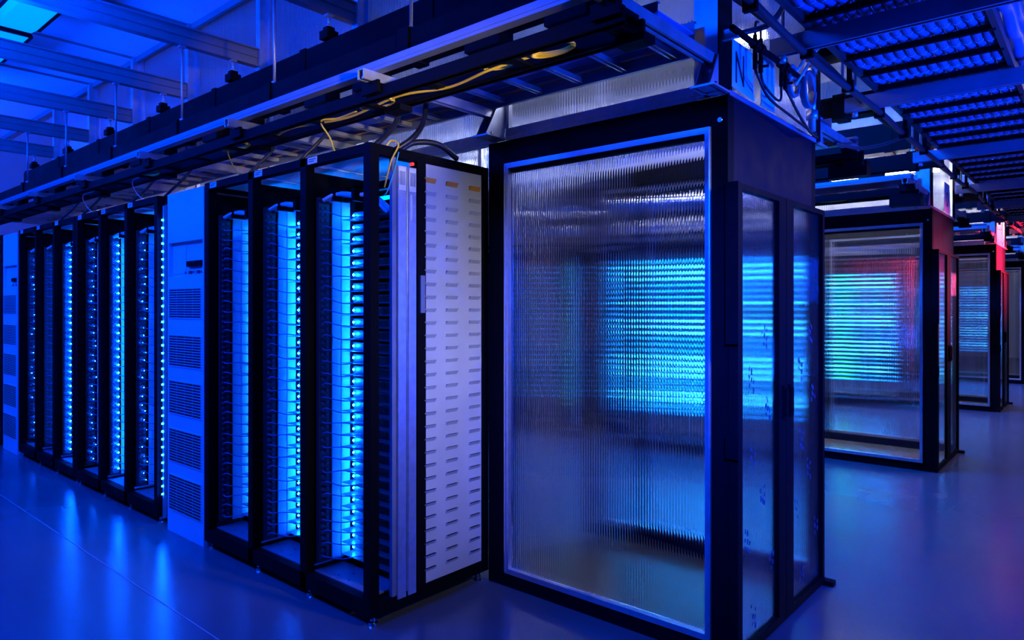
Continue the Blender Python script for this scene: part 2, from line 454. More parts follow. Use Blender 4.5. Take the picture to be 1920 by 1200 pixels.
yf = MY[0] - .76
rack(XR, yf, 1, 'nearest open black server rack with a pale louvred end panel')
rB = rack(-4.79, yf, 1, 'open black server rack left of the nearest white cabinet', ends=False, strip=True)
rack(-6.41, yf, 1, 'open black server rack right of the far left white cabinet', ends=False)
rack(-8.63, yf, 1, 'open black server rack at the far left edge beyond the second cabinet', ends=False)
cabinet(-4.12, yf, 'tall white cabinet with five vent grilles left of the nearest rack')
cabinet(-8.055, yf, 'tall white cabinet with vent grilles at the far left edge')
rack(XR, MY[1] - .76, 1, 'black server rack seen through the nearest ribbed clear panel', detail=False, stickers=False)
rack(-4.79, MY[1] - .76, 1, 'farther left black server rack seen through the nearest ribbed clear panel', detail=False, stickers=False, ends=False)
rack(XR, MY[2] - .76, 1, 'black server rack seen through the second ribbed clear panel', detail=False, stickers=False)
rack(XR, 19.7, 1, 'farthest black server rack seen through three ribbed clear panels', detail=False, stickers=False)
rack(XR, MY[3] - .76, 1, 'black server rack seen through the third ribbed clear panel', detail=False, stickers=False)

# servers of the front row, one by one
ch_me = MB().box(0, BAYW - .05, 0, .46, 0, .044).mesh('server', CHAS)
fp = MB().box(0, BAYW - .05, -.004, 0, 0, .044)
for i in range(14): fp.box(.13 + i * .018, .142 + i * .018, -.005, -.004, .008, .036, 1)
fp.box(0, BAYW - .06, -.075, -.004, 0, .0018); fp.box(.10, .125, -.010, -.004, .008, .03, 1)
fp_me = fp.mesh('faceplate', [CHAS, INK])
def ledm(r, m):
    mb = MB()
    mb._add([(r, 0, 0), (-r, 0, 0), (0, r, 0), (0, -r, 0), (0, 0, r), (0, 0, -r)],
            [(0, 2, 4), (2, 1, 4), (1, 3, 4), (3, 0, 4), (2, 0, 5), (1, 2, 5), (3, 1, 5), (0, 3, 5)], 0)
    return mb.mesh('led', m)
led_big, led_dim, led_mid = ledm(.008, LEDB), ledm(.004, LEDD), ledm(.005, LEDM)
def patch_me():
    pts = [(.022, .085, .02), (.05, .10, .022), (.075, .17, .012), (.10, .235, .014)]
    return pts
cab_meshes = []
for q in range(6):
    dz = [random.uniform(-.010, .010) for _ in range(4)]
    pts = [(.03, .078, .018), (.055, .085, .020 + dz[1]), (.095, .15, .008 + dz[2]), (.16, .215, .012 + dz[3]), (.22, .247, .02)]
    cab_meshes.append(MB().tube(curve(pts, 6), .0028, 6).mesh('patch_cable', CABB))
BAYN = ['right', 'middle', 'left']
racks = [(XR, 'nearest rack', ('big', 'big', 'mid')), (-4.79, 'second rack', ('dim', 'big', 'dim')),
         (-6.41, 'third rack', ('big', 'right', 'dim'))]
random.seed(3)
for xr, rn, modes in racks:
    for k in range(3):
        r, l = bay_edges(k); r += xr; l += xr
        g1 = 'servers in the %s bay of the %s' % (BAYN[k], rn); g2 = 'patch cables in the %s bay of the %s' % (BAYN[k], rn)
        for i in range(NSRV):
            z = .175 + i * PITCH
            o = obj('server', ch_me, CHAS, None, (l + .03, yf + .265, z))
            tag(o, 'dark flat server, %s from bottom, %s bay of the %s' % (nth(i + 1), BAYN[k], rn), 'server', g1)
            obj('faceplate', fp_me, CHAS, o)
            mo = modes[k]
            far_ = xr < -4
            if mo == 'right': e = obj('led', led_big, LEDB, o, (BAYW - .08, -.010, .022))
            elif mo == 'mid': e = obj('led', led_mid, LEDM, o, (.012, -.012, .026))  # no diode shows in this bay; added to light the duct
            elif mo == 'big': e = obj('led', led_big, LEDB, o, (.018, -.155, .026) if far_ else (.026, -.018, .026))
            else: e = obj('led', led_dim, LEDD, o, (.016, -.16 + random.uniform(-.02, .02), .02 + random.uniform(-.01, .01)))
            c = obj('patch_cable', cab_meshes[random.randrange(6)], CABB, None, (l, yf, z))
            tag(c, 'thin cable, %s from bottom, %s bay of the %s' % (nth(i + 1), BAYN[k], rn), 'cable', g2)

# servers of the farther rows: beyond the first 300 they are one mass
mb = MB()
for (xr, y, cols) in ((XR, MY[1] - .76, 'cch'), (-4.79, MY[1] - .76, 'bxx'), (XR, MY[2] - .76, 'cgb'), (XR, MY[3] - .76, 'bbc'), (XR, 19.7, 'ccb')):
    for k in range(3):
        r, l = bay_edges(k); r += xr; l += xr
        for i in range(NSRV):
            z = .175 + i * PITCH
            if z < .35: continue
            mb.box(l + .03, r - .02, y + .265, y + .70, z, z + .044, 0)
            if cols[k] == 'x': continue
            c = {'c': 1, 'g': 2, 'b': 1, 'h': 1}[cols[k]]
            n = {'c': 5, 'g': 5, 'b': 1, 'h': 3}[cols[k]]
            for q in range(n):
                xx = l + .07 + q * .07 + random.uniform(0, .03)
                mb.box(xx, xx + .05, y + .258, y + .264, z + .012, z + .030, 2 if (q == 0 and cols[k] == 'h') else 3 if (c == 1 and cols[k] == 'c' and q < 3 and i in (5, 6, 9, 10, 11, 12, 16, 17, 18, 21, 25, 26, 27)) else c)
o = tag(obj('server', mb, [CHAS, LEDR, LEDG, LEDS]), 'banks of servers with blue and green lights behind the ribbed panels', 'server', 'servers in the farther rows')
o['kind'] = 'stuff'

# ------------------------------------------------------------------ containment aisles
def containment(i):
    y0 = MY[i]; y1 = y0 + HOT; nm = PLACE[i]
    t = thing('aisle_enclosure', '%s black framed aisle enclosure with ribbed clear panels and double doors' % nm, 'enclosure', (XE, y0, 0), 'aisle enclosures')
    def P(name, mb, m, lab=None, par=t):
        mb.f = lambda x, y, z: (x - XE, y - y0, z)
        return obj(name, mb, m, par, None, lab)
    def sheet(name, me, m, par=t):
        for v in me.vertices: v.co.x -= XE; v.co.y -= y0
        me.materials.append(m); return obj(name, me, m, par)
    xl, xr = -2.485, XE
    for side, y, s in (('front', y0, 1), ('back', y1, -1)):
        # black frame, thickness .06 going inward
        ya, yb = y, y + s * .06
        P('frame_post', MB().box(xl, -2.365, ya, yb, 0, TOPZ), BLACK)
        P('frame_post', MB().box(-1.236, xr, ya, yb, 0, TOPZ), BLACK)
        P('top_beam', MB().box(-2.365, -1.236, ya, yb, 2.19, TOPZ), BLACK)
        P('bottom_beam', MB().box(-2.365, -1.236, ya, yb, .0, .072), BLACK)
        tm = MB(); w = .026
        tm.box(-2.365, -2.365 + w, ya - s * .012, ya + s * .03, .072, 2.19); tm.box(-1.236 - w * .9, -1.236, ya - s * .012, ya + s * .03, .072, 2.19)
        tm.box(-2.365 + w, -1.236 - w * .9, ya - s * .012, ya + s * .03, .072, .072 + w); tm.box(-2.365 + w, -1.236 - w * .9, ya - s * .012, ya + s * .03, 2.19 - w, 2.19)
        for (a, b, c, d) in ((-2.362, -2.355, .08, 2.18), (-1.246, -1.239, .08, 2.18)): tm.box(a, b, ya - s * .018, ya - s * .012, c, d)
        P('window_trim', tm, ALU)
        sheet('clear_panel', ribbed('x', -2.338, -1.262, y + s * .02, .10, 2.162), PANEL)
        P('gasket', MB().box(-2.338, -1.262, ya + s * .008, ya + s * .035, 2.145, 2.163), BLACK)
    # end face
    P('header_panel', MB().box(xr - .03, xr, y0 + .06, y1 - .06, 1.955, TOPZ), NAVY)
    P('header_trim', MB().box(xr - .035, xr + .006, y0 + .005, y1 - .005, TOPZ, TOPZ + .02), LADD)
    ym = (y0 + y1) / 2 - .01
    for (a, b, hs) in ((y0 - .005, ym - .003, 1), (ym + .003, y1 + .005, -1)):
        fx0, fx1 = xr + .004, xr + .045
        fr = MB(); L_, R_ = (.045, .085) if hs == 1 else (.095, .03)
        fr.box(fx0, fx1, a, a + L_, .012, 1.95); fr.box(fx0, fx1, b - R_, b, .012, 1.95)
        fr.box(fx0, fx1, a + L_, b - R_, 1.925, 1.95); fr.box(fx0, fx1, a + L_, b - R_, .012, .05)
        d = P('door_leaf', fr, BLACK)
        me = ribbed('y', a + L_, b - R_, xr + .025, .05, 1.925, .008, .011, .0011)
        sheet('door_pane', me, PANE, d)
        hy = b - .035 if hs == 1 else a + .035
        P('door_handle', MB().box(fx1, fx1 + .02, hy - .008, hy + .008, .95, 1.08).box(fx1, fx1 + .012, hy - .014, hy + .014, .94, .965).box(fx1, fx1 + .012, hy - .014, hy + .014, 1.065, 1.09), BLACK, None, d)
        if i == 0:
            rr = random.Random(5 + int(hs))
            for (cy, cz) in ((.25, 1.12), (.7, .98), (.3, .78), (.55, .62), (.15, .45), (.3, .12), (.6, 1.3), (.8, .3)):
                mk = MB()
                for q in range(9):
                    yy = a + L_ + (b - a - L_ - R_) * cy + (q % 3) * .022 + rr.uniform(-.004, .004); zz = cz + (q // 3) * .035 - (q % 3) * .012
                    if yy > b - R_ - .01 or yy < a + L_ + .01 or rr.random() < .2: continue
                    e = rr.uniform(.005, .010)
                    mk._add([(xr + .0308, yy + e * math.cos(2 * PI * w / 8), zz + e * 1.5 * math.sin(2 * PI * w / 8)) for w in range(8)] +
                            [(xr + .0313, yy + e * math.cos(2 * PI * w / 8), zz + e * 1.5 * math.sin(2 * PI * w / 8)) for w in range(8)],
                            [tuple(range(8)), tuple(range(8, 16))] + [(w, (w + 1) % 8, 8 + (w + 1) % 8, 8 + w) for w in range(8)])
                if mk.v: P('smudge_mark', mk, MARK, 'dark dabs on the pane', d)
    P('door_hinge', MB().box(xr + .002, xr + .055, y0 - .028, y0 - .006, 1.30, 1.95), BLACK)
    P('door_hinge', MB().box(xr + .002, xr + .055, y0 - .028, y0 - .006, .84, .93), BLACK)
    P('door_stop', MB().box(xr - .02, xr + .09, y1 - .01, y1 + .04, 0, .025), BLACK)
    # bolts
    P('corner_bolt', MB().cyl((xr - .03, y0, TOPZ - .1), (xr - .03, y0 - .012, TOPZ - .1), .010), CHROME)
    return t
for i in range(4): containment(i)

# ribbed upper walls, one sheet between two columns, and the columns
def upper_wall(i, far):
    y = MY[i] + (HOT if far else 0); s = -1 if far else 1
    n = 8 if (i == 0 and not far) else (4 if i < 2 else 3)
    nm = PLACE[i]; side = 'back' if far else 'front'
    for k in range(n - 1):
        x1, x0 = POSTX[k] - .03, POSTX[k + 1] + .03
        if k == 0: x1 = XE - .13
        amp = .0007
        me = ribbed('x', x0, x1, y + s * .03, TOPZ + .06, CEILZ, pitch=.016, amp=.0012, two=-1 if far else 1); me.materials.append(CLERE); me.materials.append(SKIN)
        t = thing('polycarbonate_sheet', 'milky ribbed panel on the %s of the %s enclosure top, %s from its end' % (side, nm, nth(k + 1)), 'panel', ((x0 + x1) / 2, y, TOPZ), 'upper ribbed panels')
        for v in me.vertices: v.co -= Vector(t.location)
        obj('sheet', me, CLERE, t)
        tr = MB(lambda x, yy, z: (x - t.location.x, yy - t.location.y, z - t.location.z))
        tr.box(x0, x1, y - s * .004, y + s * .05, TOPZ + .0, TOPZ + .062); tr.box(x0, x1, y - s * .010, y - s * .004, TOPZ + .02, TOPZ + .032)
        obj('bottom_trim', tr, ALU, t)
        sd = MB(lambda x, yy, z: (x - t.location.x, yy - t.location.y, z - t.location.z))
        sd.box(x0 - .004, x0 + .022, y - s * .006, y + s * .022, TOPZ + .062, CEILZ)
        obj('side_trim', sd, ALU, t)
    for k in range(n):
        x = POSTX[k]
        t = thing('strut_column', 'blue lit steel column on the %s of the %s enclosure top, %s from its end' % (side, nm, nth(k + 1)), 'column', (x, y, TOPZ), 'columns of the upper walls')
        m = MB(lambda x_, d, z: (x_, s * d, z))
        m.channel('z', .0, CEILZ - TOPZ, -.028, .028, -.070, -.016, .004, 'u0')
        m.box(-.026, .026, -.016, -.004, .0, CEILZ - TOPZ)
        obj('channel', m, ZINC, t)
        if k == 0:
            obj('corner_post', MB(lambda x_, d, z: (x_, s * d, z)).box(-.088, -.032, -.05, -.004, .0, CEILZ - TOPZ), ZINC, t)
            obj('corner_angle', MB(lambda x_, d, z: (x_, s * d, z)).box(.030, .036, -.085, .04, .0, CEILZ - TOPZ), BLACK, t)
        b = MB(lambda x_, d, z: (x_, s * d, z))
        b.prism([(-.075, .0), (-.165, .0), (-.075, .16)], 'x', -.034, -.029).prism([(-.075, .0), (-.165, .0), (-.075, .16)], 'x', .029, .034)
        b.box(-.05, .05, -.165, -.014, 0, .008)
        b.box(-.034, .034, -.078, -.071, .0, .17)
        obj('base_bracket', b, ZINC, t)
        bb = MB(lambda x_, d, z: (x_, s * d, z))
        for zz in (.03, .08, .13): bb.cyl((0, -.078, zz), (0, -.088, zz), .009, 6)
        bb.cyl((-.034, -.12, .008), (-.034, -.12, .022), .009, 6); bb.cyl((.034, -.12, .008), (.034, -.12, .022), .009, 6)
        obj('bolts', bb, CHROME, t)
for i in range(4):
    for far in (False, True):
        if i == 3 and far: continue
        upper_wall(i, far)
# end sheets above the doors
for i in range(4):
    y0 = MY[i]; nm = PLACE[i]
    me = ribbed('y', y0 + .03, y0 + HOT - .03, XE - .02, TOPZ + .02, CEILZ, pitch=.016, two=-1); me.materials.append(CLERE); me.materials.append(SKIN)
    tag(obj('end_sheet', me, CLERE), 'milky ribbed sheet above the double doors of the %s enclosure' % nm, 'panel', 'end sheets')

# white tube lamps inside the enclosed aisles
for i in range(4):
    for k, x in enumerate((-1.9, -3.4, -4.9, -6.4, -7.9)):
        if i > 0 and k > 2 or i > 1 and k == 1: continue
        t = thing('tube_lamp', 'white tube lamp inside the %s enclosed aisle, %s from its end' % (PLACE[i], nth(k + 1)), 'lamp', (x, MY[i] + .55, 2.72), 'white tube lamps')
        hw = .016 if k < 2 else .16  # wide hoods on the farther lamps added to block their upward light
        obj('housing', MB().box(-.62, .62, -hw, hw, .03, .08) if k < 2 else MB().prism([(-hw, -.03), (-.03, .05), (.03, .05), (hw, -.03), (hw, -.02), (.035, .08), (-.035, .08), (-hw, -.02)], 'x', -.62, .62), WHITE, t)
        obj('tube', MB().cyl((-.6, 0, .012), (.6, 0, .012), .016, 10), TUBE if i == 0 else TUBE2, t)
        for q in (-.4, .4): obj('hanger', MB().cyl((q, 0, .08), (q, 0, CEILZ - t.location.z), .004, 6), ZINC, t)

# ------------------------------------------------------------------ overhead runs in front of each wall
def coil(cx, cy, cz, rx, ry, n, r):
    pts = []
    for k in range(n * 14 + 1):
        a = 2 * PI * k / 14
        pts.append((cx + rx * math.cos(a) * (1 + .08 * math.sin(k)), cy + ry * math.sin(a), cz + .004 * (k / 14) + .006 * math.sin(a * .5)))
    return pts
def overhead(i, far, xl, xr=-1.0):
    yw = MY[i] + (HOT if far else 0); s = 1 if far else -1      # d grows away from the wall
    nm = ('back side of the %s enclosure' if far else '%s enclosure') % PLACE[i]
    def F(ox, oz): return lambda x, d, z: (x - ox, s * d, z - oz)
    def T(name, mb, m, label, cat, group=None):
        ox, oz = (xl + xr) / 2, 2.4
        mb.f = F(ox, oz); o = obj(name, mb, m, None, (ox, yw, oz)); return tag(o, label, cat, group)
    # cross struts on the columns
    xs = [x for x in POSTX if x > xl]
    for k, x in enumerate(xs):
        T('cross_strut', MB().channel('y', .078, .90, x - .0205, x + .0205, 2.412, 2.455), ZINC, 'short steel strut bracketed off the %s, %s from its end' % (nm, nth(k + 1)), 'strut', 'cross struts')
    # long front strut lying on them
    ms = MB().channel('x', xl, xr - .17, .80, .845, 2.456, 2.497, .004, 'u0'); ms.box(xl, xr - .17, .8455, .847, 2.470, 2.473)
    T('long_strut', ms, LADD, 'long blue lit strut running along the %s' % nm, 'strut', 'long struts')
    # lower black duct
    t = thing('lower_duct', 'lower black overhead duct along the %s' % nm, 'duct', (xl, yw, 2.5), 'overhead ducts')
    def PP(name, mb, m): mb.f = lambda x, d, z: (x - xl, s * d, z - 2.5); return obj(name, mb, m, t)
    PP('body', MB().box(xl, xr, .55, .66, 2.565, 2.69), BLACK)
    for x in xs: PP('joint_sleeve', MB().box(x - .035, x + .035, .54, .67, 2.555, 2.70), BLACK)
    # tap boxes hanging under it
    for k, x in enumerate(xs):
        for dx in (.30, .72):
            if x - dx < xl: continue
            PP('tap_box', MB().box(x - dx - .10, x - dx + .09, .56, .65, 2.50, 2.565), BLACK)
    # upper black duct
    t2 = thing('upper_duct', 'tall upper black overhead duct along the %s' % nm, 'duct', (xl, yw, 2.7), 'overhead ducts')
    def QQ(name, mb, m): mb.f = lambda x, d, z: (x - xl, s * d, z - 2.7); return obj(name, mb, m, t2)
    QQ('body', MB().box(xl, xr, .13, .28, 2.80, 3.05), BLACK)
    for x in xs: QQ('joint_sleeve', MB().box(x - .03 - .25, x + .03 - .25, .125, .285, 2.79, 3.06), BLACK)
    for x in xs: QQ('hanger_block', MB().box(x - .04, x + .04, .22, .30, 3.06, 3.11).box(x - .025, x + .025, .235, .285, 3.11, 3.135), BLACK)
    # rods
    for k, x in enumerate(xs):
        zt = 3.215 if (i == 0 and not far and x < -3) else CEILZ
        for (d, zb, wh) in ((.62, 2.70, 'long'), (.26, 3.135, 'short')):
            mb = MB().cyl((x, d, zb), (x, d, zt), .008, 8); mb.box(x - .02, x + .02, d - .02, d + .02, zt - .012, zt); mb.cyl((x, d, zb), (x, d, zb + .02), .016, 6)
            T('hanger_rod', mb, ZINC, '%s steel rod above the %s, %s from its end' % (wh, nm, nth(k + 1)), 'rod', 'hanger rods')
    # narrow fibre raceway hung under the cross struts
    t3 = thing('cable_raceway', 'narrow black cable raceway carrying yellow cables along the %s' % nm, 'raceway', (xl, yw, 2.3), 'cable raceways')
    def RR(name, mb, m): mb.f = lambda x, d, z: (x - xl, s * d, z - 2.3); return obj(name, mb, m, t3)
    for d0, d1, z0, z1 in ((.822, .838, 2.335, 2.39), (.70, .716, 2.325, 2.385)): RR('side_rail', MB().box(xl, xr - .14, d0, d1, z0, z1).box(xl, xr - .14, min(d0, d1) - .012, max(d0, d1) + .012, z0, z0 + .006), BLACK)
    mm = xr - .20
    while mm > xl:
        RR('rung', MB().box(mm - .022, mm + .022, .716, .822, 2.332, 2.344), BLACK); mm -= .42
    for k, x in enumerate(xs):
        RR('hanger_bracket', MB().box(x - .03, x + .03, .69, .85, 2.391, 2.411).box(x - .05, x + .06, .842, .856, 2.36, 2.411).box(x - .02, x + .09, .69, .76, 2.30, 2.326), BLACK)
    if (i, far) in ((0, True), (1, False)):
        RR('junction_box', MB().box(xs[0] - .12, xs[0] + .10, .75, .85, 2.245, 2.334), BLACK)
    # cable ladder behind, on top of the struts
    t4 = thing('cable_ladder', 'wide grey ladder with a copper bar along the %s' % nm, 'cable ladder', (xl, yw, 2.45), 'cable ladders')
    def SS(name, mb, m): mb.f = lambda x, d, z: (x - xl, s * d, z - 2.45); return obj(name, mb, m, t4)
    SS('side_rail', MB().channel('x', xl, xr - .22, .455, .475, 2.457, 2.545, .003, 'u0', 0, False), LADD)
    SS('side_rail', MB().channel('x', xl, xr - .26, .085, .105, 2.457, 2.60, .003, 'u0', 0, False), LADD)
    q = xr - .35
    n = 0
    while q > xl and n < 36:
        SS('rung', MB().channel('y', .105, .455, q - .016, q + .016, 2.468, 2.490), ZINC); q -= .235; n += 1
    SS('liner', MB().box(xl, xr - .26, .11, .45, 2.545, 2.549), LINER)
    SS('copper_bar', MB().box(xl, xr - .3, .125, .150, 2.492, 2.500), COPPER)
overhead(0, False, -9.8)
overhead(0, True, -3.3)
overhead(1, False, -4.3)
overhead(1, True, -3.3)
overhead(2, False, -4.0)
overhead(2, True, -3.0)
overhead(3, False, -3.6)

# yellow cables in the raceways
Yr = MY[0] - .768
def yc(x, d=0, z=2.352): return (x, Yr + d, z)
cable('yellow_cable', [yc(-1.55, .01), yc(-1.75, -.02, 2.335), yc(-2.0, .01, 2.33), yc(-2.3, .0), yc(-2.7, .02, 2.335), yc(-3.1, -.01), yc(-3.35, .03)], .0055, CABY, 'long yellow cable lying in the black raceway above the ribbed panel')
cable('yellow_cable', coil(-1.47, Yr, 2.346, .085, .045, 3, .005), .005, CABY, 'coil of yellow cable nearest the right end of the black raceway', n=6)
cable('yellow_cable', coil(-1.72, Yr, 2.346, .07, .035, 1, .005)[:12], .005, CABY, 'short yellow loop left of the rightmost coil in the black raceway', n=6)
cable('yellow_cable', coil(-2.45, Yr, 2.346, .10, .05, 2, .004), .004, CABY, 'yellow coil in the raceway left of the middle strut column', n=6)
cable('yellow_cable', coil(-3.72, Yr, 2.346, .12, .05, 3, .004), .004, CABY, 'yellow coil in the raceway above the nearest white cabinet', n=6)
cable('yellow_cable', coil(-4.9, Yr, 2.346, .12, .05, 2, .004), .004, CABY, 'pale yellow coil in the raceway above the second rack', n=6)
cable('yellow_cable', [yc(-2.62, .02), yc(-2.78, .03, 2.35), (-2.86, yf - .02, 2.34), (-2.86, yf + .03, 2.27), (-2.84, yf + .05, RTOP)], .0045, CABY, 'yellow cable dropping onto the nearest rack top')
cable('yellow_cable', [yc(-3.6, .02), yc(-3.72, .03, 2.35), (-3.78, yf - .02, 2.34), (-3.80, yf + .02, 2.26), (-3.76, yf + .05, RTOP)], .0035, CABY, 'yellow cable dropping onto the rack beside the white cabinet')
cable('yellow_cable', [yc(-5.0, .02), (-5.15, yf - .02, 2.33), (-5.2, yf + .02, 2.26), (-5.12, yf + .05, RTOP)], .003, CABW, 'white cable dropping onto the second rack top')
cable('yellow_cable', [yc(-6.0, .02), (-6.15, yf - .02, 2.33), (-6.2, yf + .02, 2.26), (-6.12, yf + .05, RTOP)], .003, CABW, 'white cable dropping onto the far end of the second rack')
cable('yellow_cable', [(-2.55, yf + .12, RTOP), (-2.53, yf + .14, 2.225), (-2.49, yf + .15, 2.20), (-2.494, yf + .11, 2.12), (-2.53, yf + .10, 2.0)], .004, CABY, 'yellow cable looping over the nearest rack top corner into its end slot')
CABT = mat('teal_cable_sheath', (.05, .5, .55), .4)
cable('teal_cable', [(-2.50, yf + .16, 2.17), (-2.496, yf + .13, 2.08), (-2.51, yf + .10, 1.98), (-2.53, yf + .09, 1.96)], .003, CABT, 'thin teal cable hanging in the end slot of the nearest rack')
cable('black_hose', [(-2.72, yf + .36, 2.47), (-2.70, yf + .30, 2.36), (-2.69, yf + .2, 2.26), (-2.72, yf + .12, RTOP)], .014, CABK, 'left black power cable rising from the nearest rack top')
cable('black_hose', [(-2.60, yf + .42, 2.47), (-2.58, yf + .38, 2.36), (-2.57, yf + .3, 2.27), (-2.62, yf + .22, RTOP + .01)], .014, CABK, 'right black power cable rising from the nearest rack top')
cable('black_hose', [(-2.62, yf + .24, RTOP + .005), (-2.58, yf + .32, 2.255), (-2.53, yf + .44, 2.26), (-2.52, yf + .56, 2.205)], .015, CABK, 'arched black cable lying over the nearest rack top')
for k, (x, lab) in enumerate(((-3.35, 'black power cable above the middle bay of the nearest rack'), (-3.9, 'black power cable above the left bay of the nearest rack'),
                              (-5.05, 'black power cable above the second rack, right one'), (-5.7, 'black power cable above the second rack, left one'),
                              (-6.8, 'black power cable above the third rack, right one'), (-7.4, 'black power cable above the third rack, left one'))):
    cable('black_hose', [(x + .05, yf + .34, 2.47), (x + .04, yf + .28, 2.38), (x + .0, yf + .2, 2.28), (x - .05, yf + .14, RTOP)], .010, CABK, lab)
Y2 = MY[1] - .768
cable('yellow_cable', coil(-1.75, Y2, 2.346, .12, .05, 2, .004), .004, CABY, 'yellow coil in the raceway of the second enclosure', n=6)
cable('yellow_cable', [(-1.9, Y2, 2.35), (-2.1, Y2 + .02, 2.345), (-2.4, Y2, 2.35)], .004, CABY, 'yellow cable in the raceway of the second enclosure')

# ------------------------------------------------------------------ cable basket over the side aisle
TX0, TX1, TZ = -.96, -.36, 2.64
ta = thing('cable_tray', 'long cable tray full of blue bundles over the right aisle', 'cable tray', (-.66, 2, TZ))
def TT(name, mb, m): mb.f = lambda x, y, z: (x + .66, y - 2, z - TZ); return obj(name, mb, m, ta)
TY0, TY1 = 1.6, 17.5
for x in (TX0, TX1): TT('side_rail', MB().box(x - .012, x + .012, TY0, TY1, TZ - .01, TZ + .05), CABP)
yy = 1.75; rung_y = []
while yy < 17.4:
    TT('rung', MB().box(TX0, TX1, yy - .012, yy + .012, TZ - .012, TZ + .012), BLACK); rung_y.append(yy); yy += .30
NB = 13
tie = MB()
tie.tube([(.0208 * math.cos(2 * PI * k / 18), 0, .0208 * math.sin(2 * PI * k / 18)) for k in range(19)], .0021, 6, cap=False)
tie_me = tie.mesh('cable_tie', TIE)
for b in range(NB):
    x = TX0 + .036 + b * (TX1 - TX0 - .072) / (NB - 1)
    pts = []
    rb = random.Random(b)
    ph = rb.uniform(-.03, .03)
    y = TY0
    while y < TY1:
        u = (y - rung_y[0]) / .30
        pts.append((x + .003 * math.sin(y * 3 + b), y, TZ + .037 - .022 * (1 - math.cos(2 * PI * u)) / 2)); y += .05
    mb = MB().tube([(p[0] - x, p[1] - TY0, p[2] - TZ) for p in pts], .0192, 24, prof=lambda a: 1 + .07 * math.cos(9 * a))
    o = tag(obj('cable_bundle', mb, BUND, None, (x, TY0, TZ)), 'blue lit bundle of data cables in the overhead tray, %s from its left rail' % nth(b + 1), 'cable bundle', 'cable bundles in the overhead tray')
    for k, ry in enumerate(rung_y[:-1]):
        if k % 1 == 0 and ry < 11:
            q = bpy.data.objects.new('cable_tie', tie_me); C.objects.link(q); q.parent = o
            q.location = (0, ry + .15 + rb.uniform(-.01, .01) - TY0, .037 - .022)
# second layer of bundles on top, along the right rail
for b, (x, z) in enumerate(((TX1 + .03, TZ + .075), (TX1 + .045, TZ + .13), (TX1 - .03, TZ + .11))):
    pts = [(0, k * .08, .012 * math.sin(k * 1.3 + b)) for k in range(int((TY1 - TY0) / .08))]
    tag(obj('cable_bundle', MB().tube(pts, .028, 20, prof=lambda a: 1 + .07 * math.cos(9 * a)), BUND, None, (x, TY0, z)),
        'bundle heaped over the right rail of the overhead tray, %s one' % ('lower outer', 'upper outer', 'upper inner')[b], 'cable bundle', 'bundles heaped on the tray edge')
for k, y in enumerate((3.06, 4.2, 6.0, 7.9, 9.4, 11.0, 12.8, 14.6)):
    t = thing('tray_hanger', 'blue strut under the overhead tray, %s from the camera' % nth(k + 1), 'strut', (-.66, y, TZ - .06), 'tray hangers')
    obj('crossbar', MB().channel('x', -.47, .62, -.0205, .0205, -.03, .047), LADD, t)
    for x in (-.42, .55):
        obj('rod', MB().cyl((x, 0, .045), (x, 0, CEILZ - TZ + .06), .009, 8), ZINC, t)
        obj('nut', MB().cyl((x, 0, -.06), (x, 0, -.03), .016, 6), ZINC, t)
def wav(x, z, a, y0, y1, ph):
    n = int((y1 - y0) / .35)
    return [(x + a * math.sin(k * 1.1 + ph), y0 + (y1 - y0) * k / n, z + a * .8 * math.sin(k * .8 + ph * 2)) for k in range(n + 1)]
con = cable('dark_conduit', wav(-.98, 2.545, .010, 1.6, 16, 0), .016, CABP, 'dark conduit running just under the left rail of the overhead tray', 'conduit')
cable('dark_conduit', wav(-1.035, 2.60, .014, 1.6, 16, 2), .012, CABK, 'thin black conduit outside the left rail of the overhead tray', 'conduit')
for k in range(16):
    y = 2.45 + k * .62
    obj('pipe_clamp', MB().box(-1.006, -.955, y - .012, y + .012, 2.52, 2.575).box(-.985, -.964, y - .01, y + .01, 2.575, 2.66), BLACK, con)
cable('black_hose', [(-1.17, 2.63, 2.53), (-1.12, 2.72, 2.56), (-1.06, 2.85, 2.62), (-1.03, 2.95, 2.74), (-1.02, 2.95, 2.85)], .012, CABK, 'black cable arching from the corner column up to the overhead tray')
cable('black_hose', [(-1.10, 3.9, 2.32), (-1.08, 4.3, 2.36), (-1.05, 4.75, 2.46), (-1.02, 5.1, 2.56)], .010, CABP, 'dark cable sagging from the back corner of the nearest enclosure to the tray')

# ------------------------------------------------------------------ pipework and signs on the nearest end wall
PX = -1.10
pp = thing('manifold_pipe', 'black pipe with valves on the end wall beside the letter N', 'pipe', (PX, 2.95, 2.53))
def M1(name, mb, m, lab=None): mb.f = lambda x, y, z: (x - PX, y - 2.95, z - 2.53); return obj(name, mb, m, pp, None, lab)
M1('pipe', MB().cyl((PX, 2.57, 2.53), (PX, 3.36, 2.53), .013, 12), BLACK)
for y in (2.80, 2.86, 3.10, 3.15):
    M1('fitting', MB().cyl((PX, y - .016, 2.53), (PX, y + .016, 2.53), .020, 10).cyl((PX, y, 2.53), (PX, y, 2.57), .009, 8).cyl((PX, y, 2.49), (PX, y, 2.53), .009, 8), BLACK)
    M1('riser', MB().tube(curve([(PX, y, 2.57), (PX, y, 2.60), (PX, y + .008, 2.625), (PX, y + .03, 2.632)]), .0055, 8), CABK)
    M1('valve', MB().cyl((PX, y, 2.43), (PX, y, 2.49), .010, 10).cyl((PX, y, 2.455), (PX + .03, y + .012, 2.455), .006, 6), BLACK)
M1('bracket', MB().box(XE + .0, PX, 2.62, 2.64, 2.51, 2.55), ZINC); M1('bracket', MB().box(XE + .0, PX, 3.28, 3.30, 2.51, 2.55), ZINC)
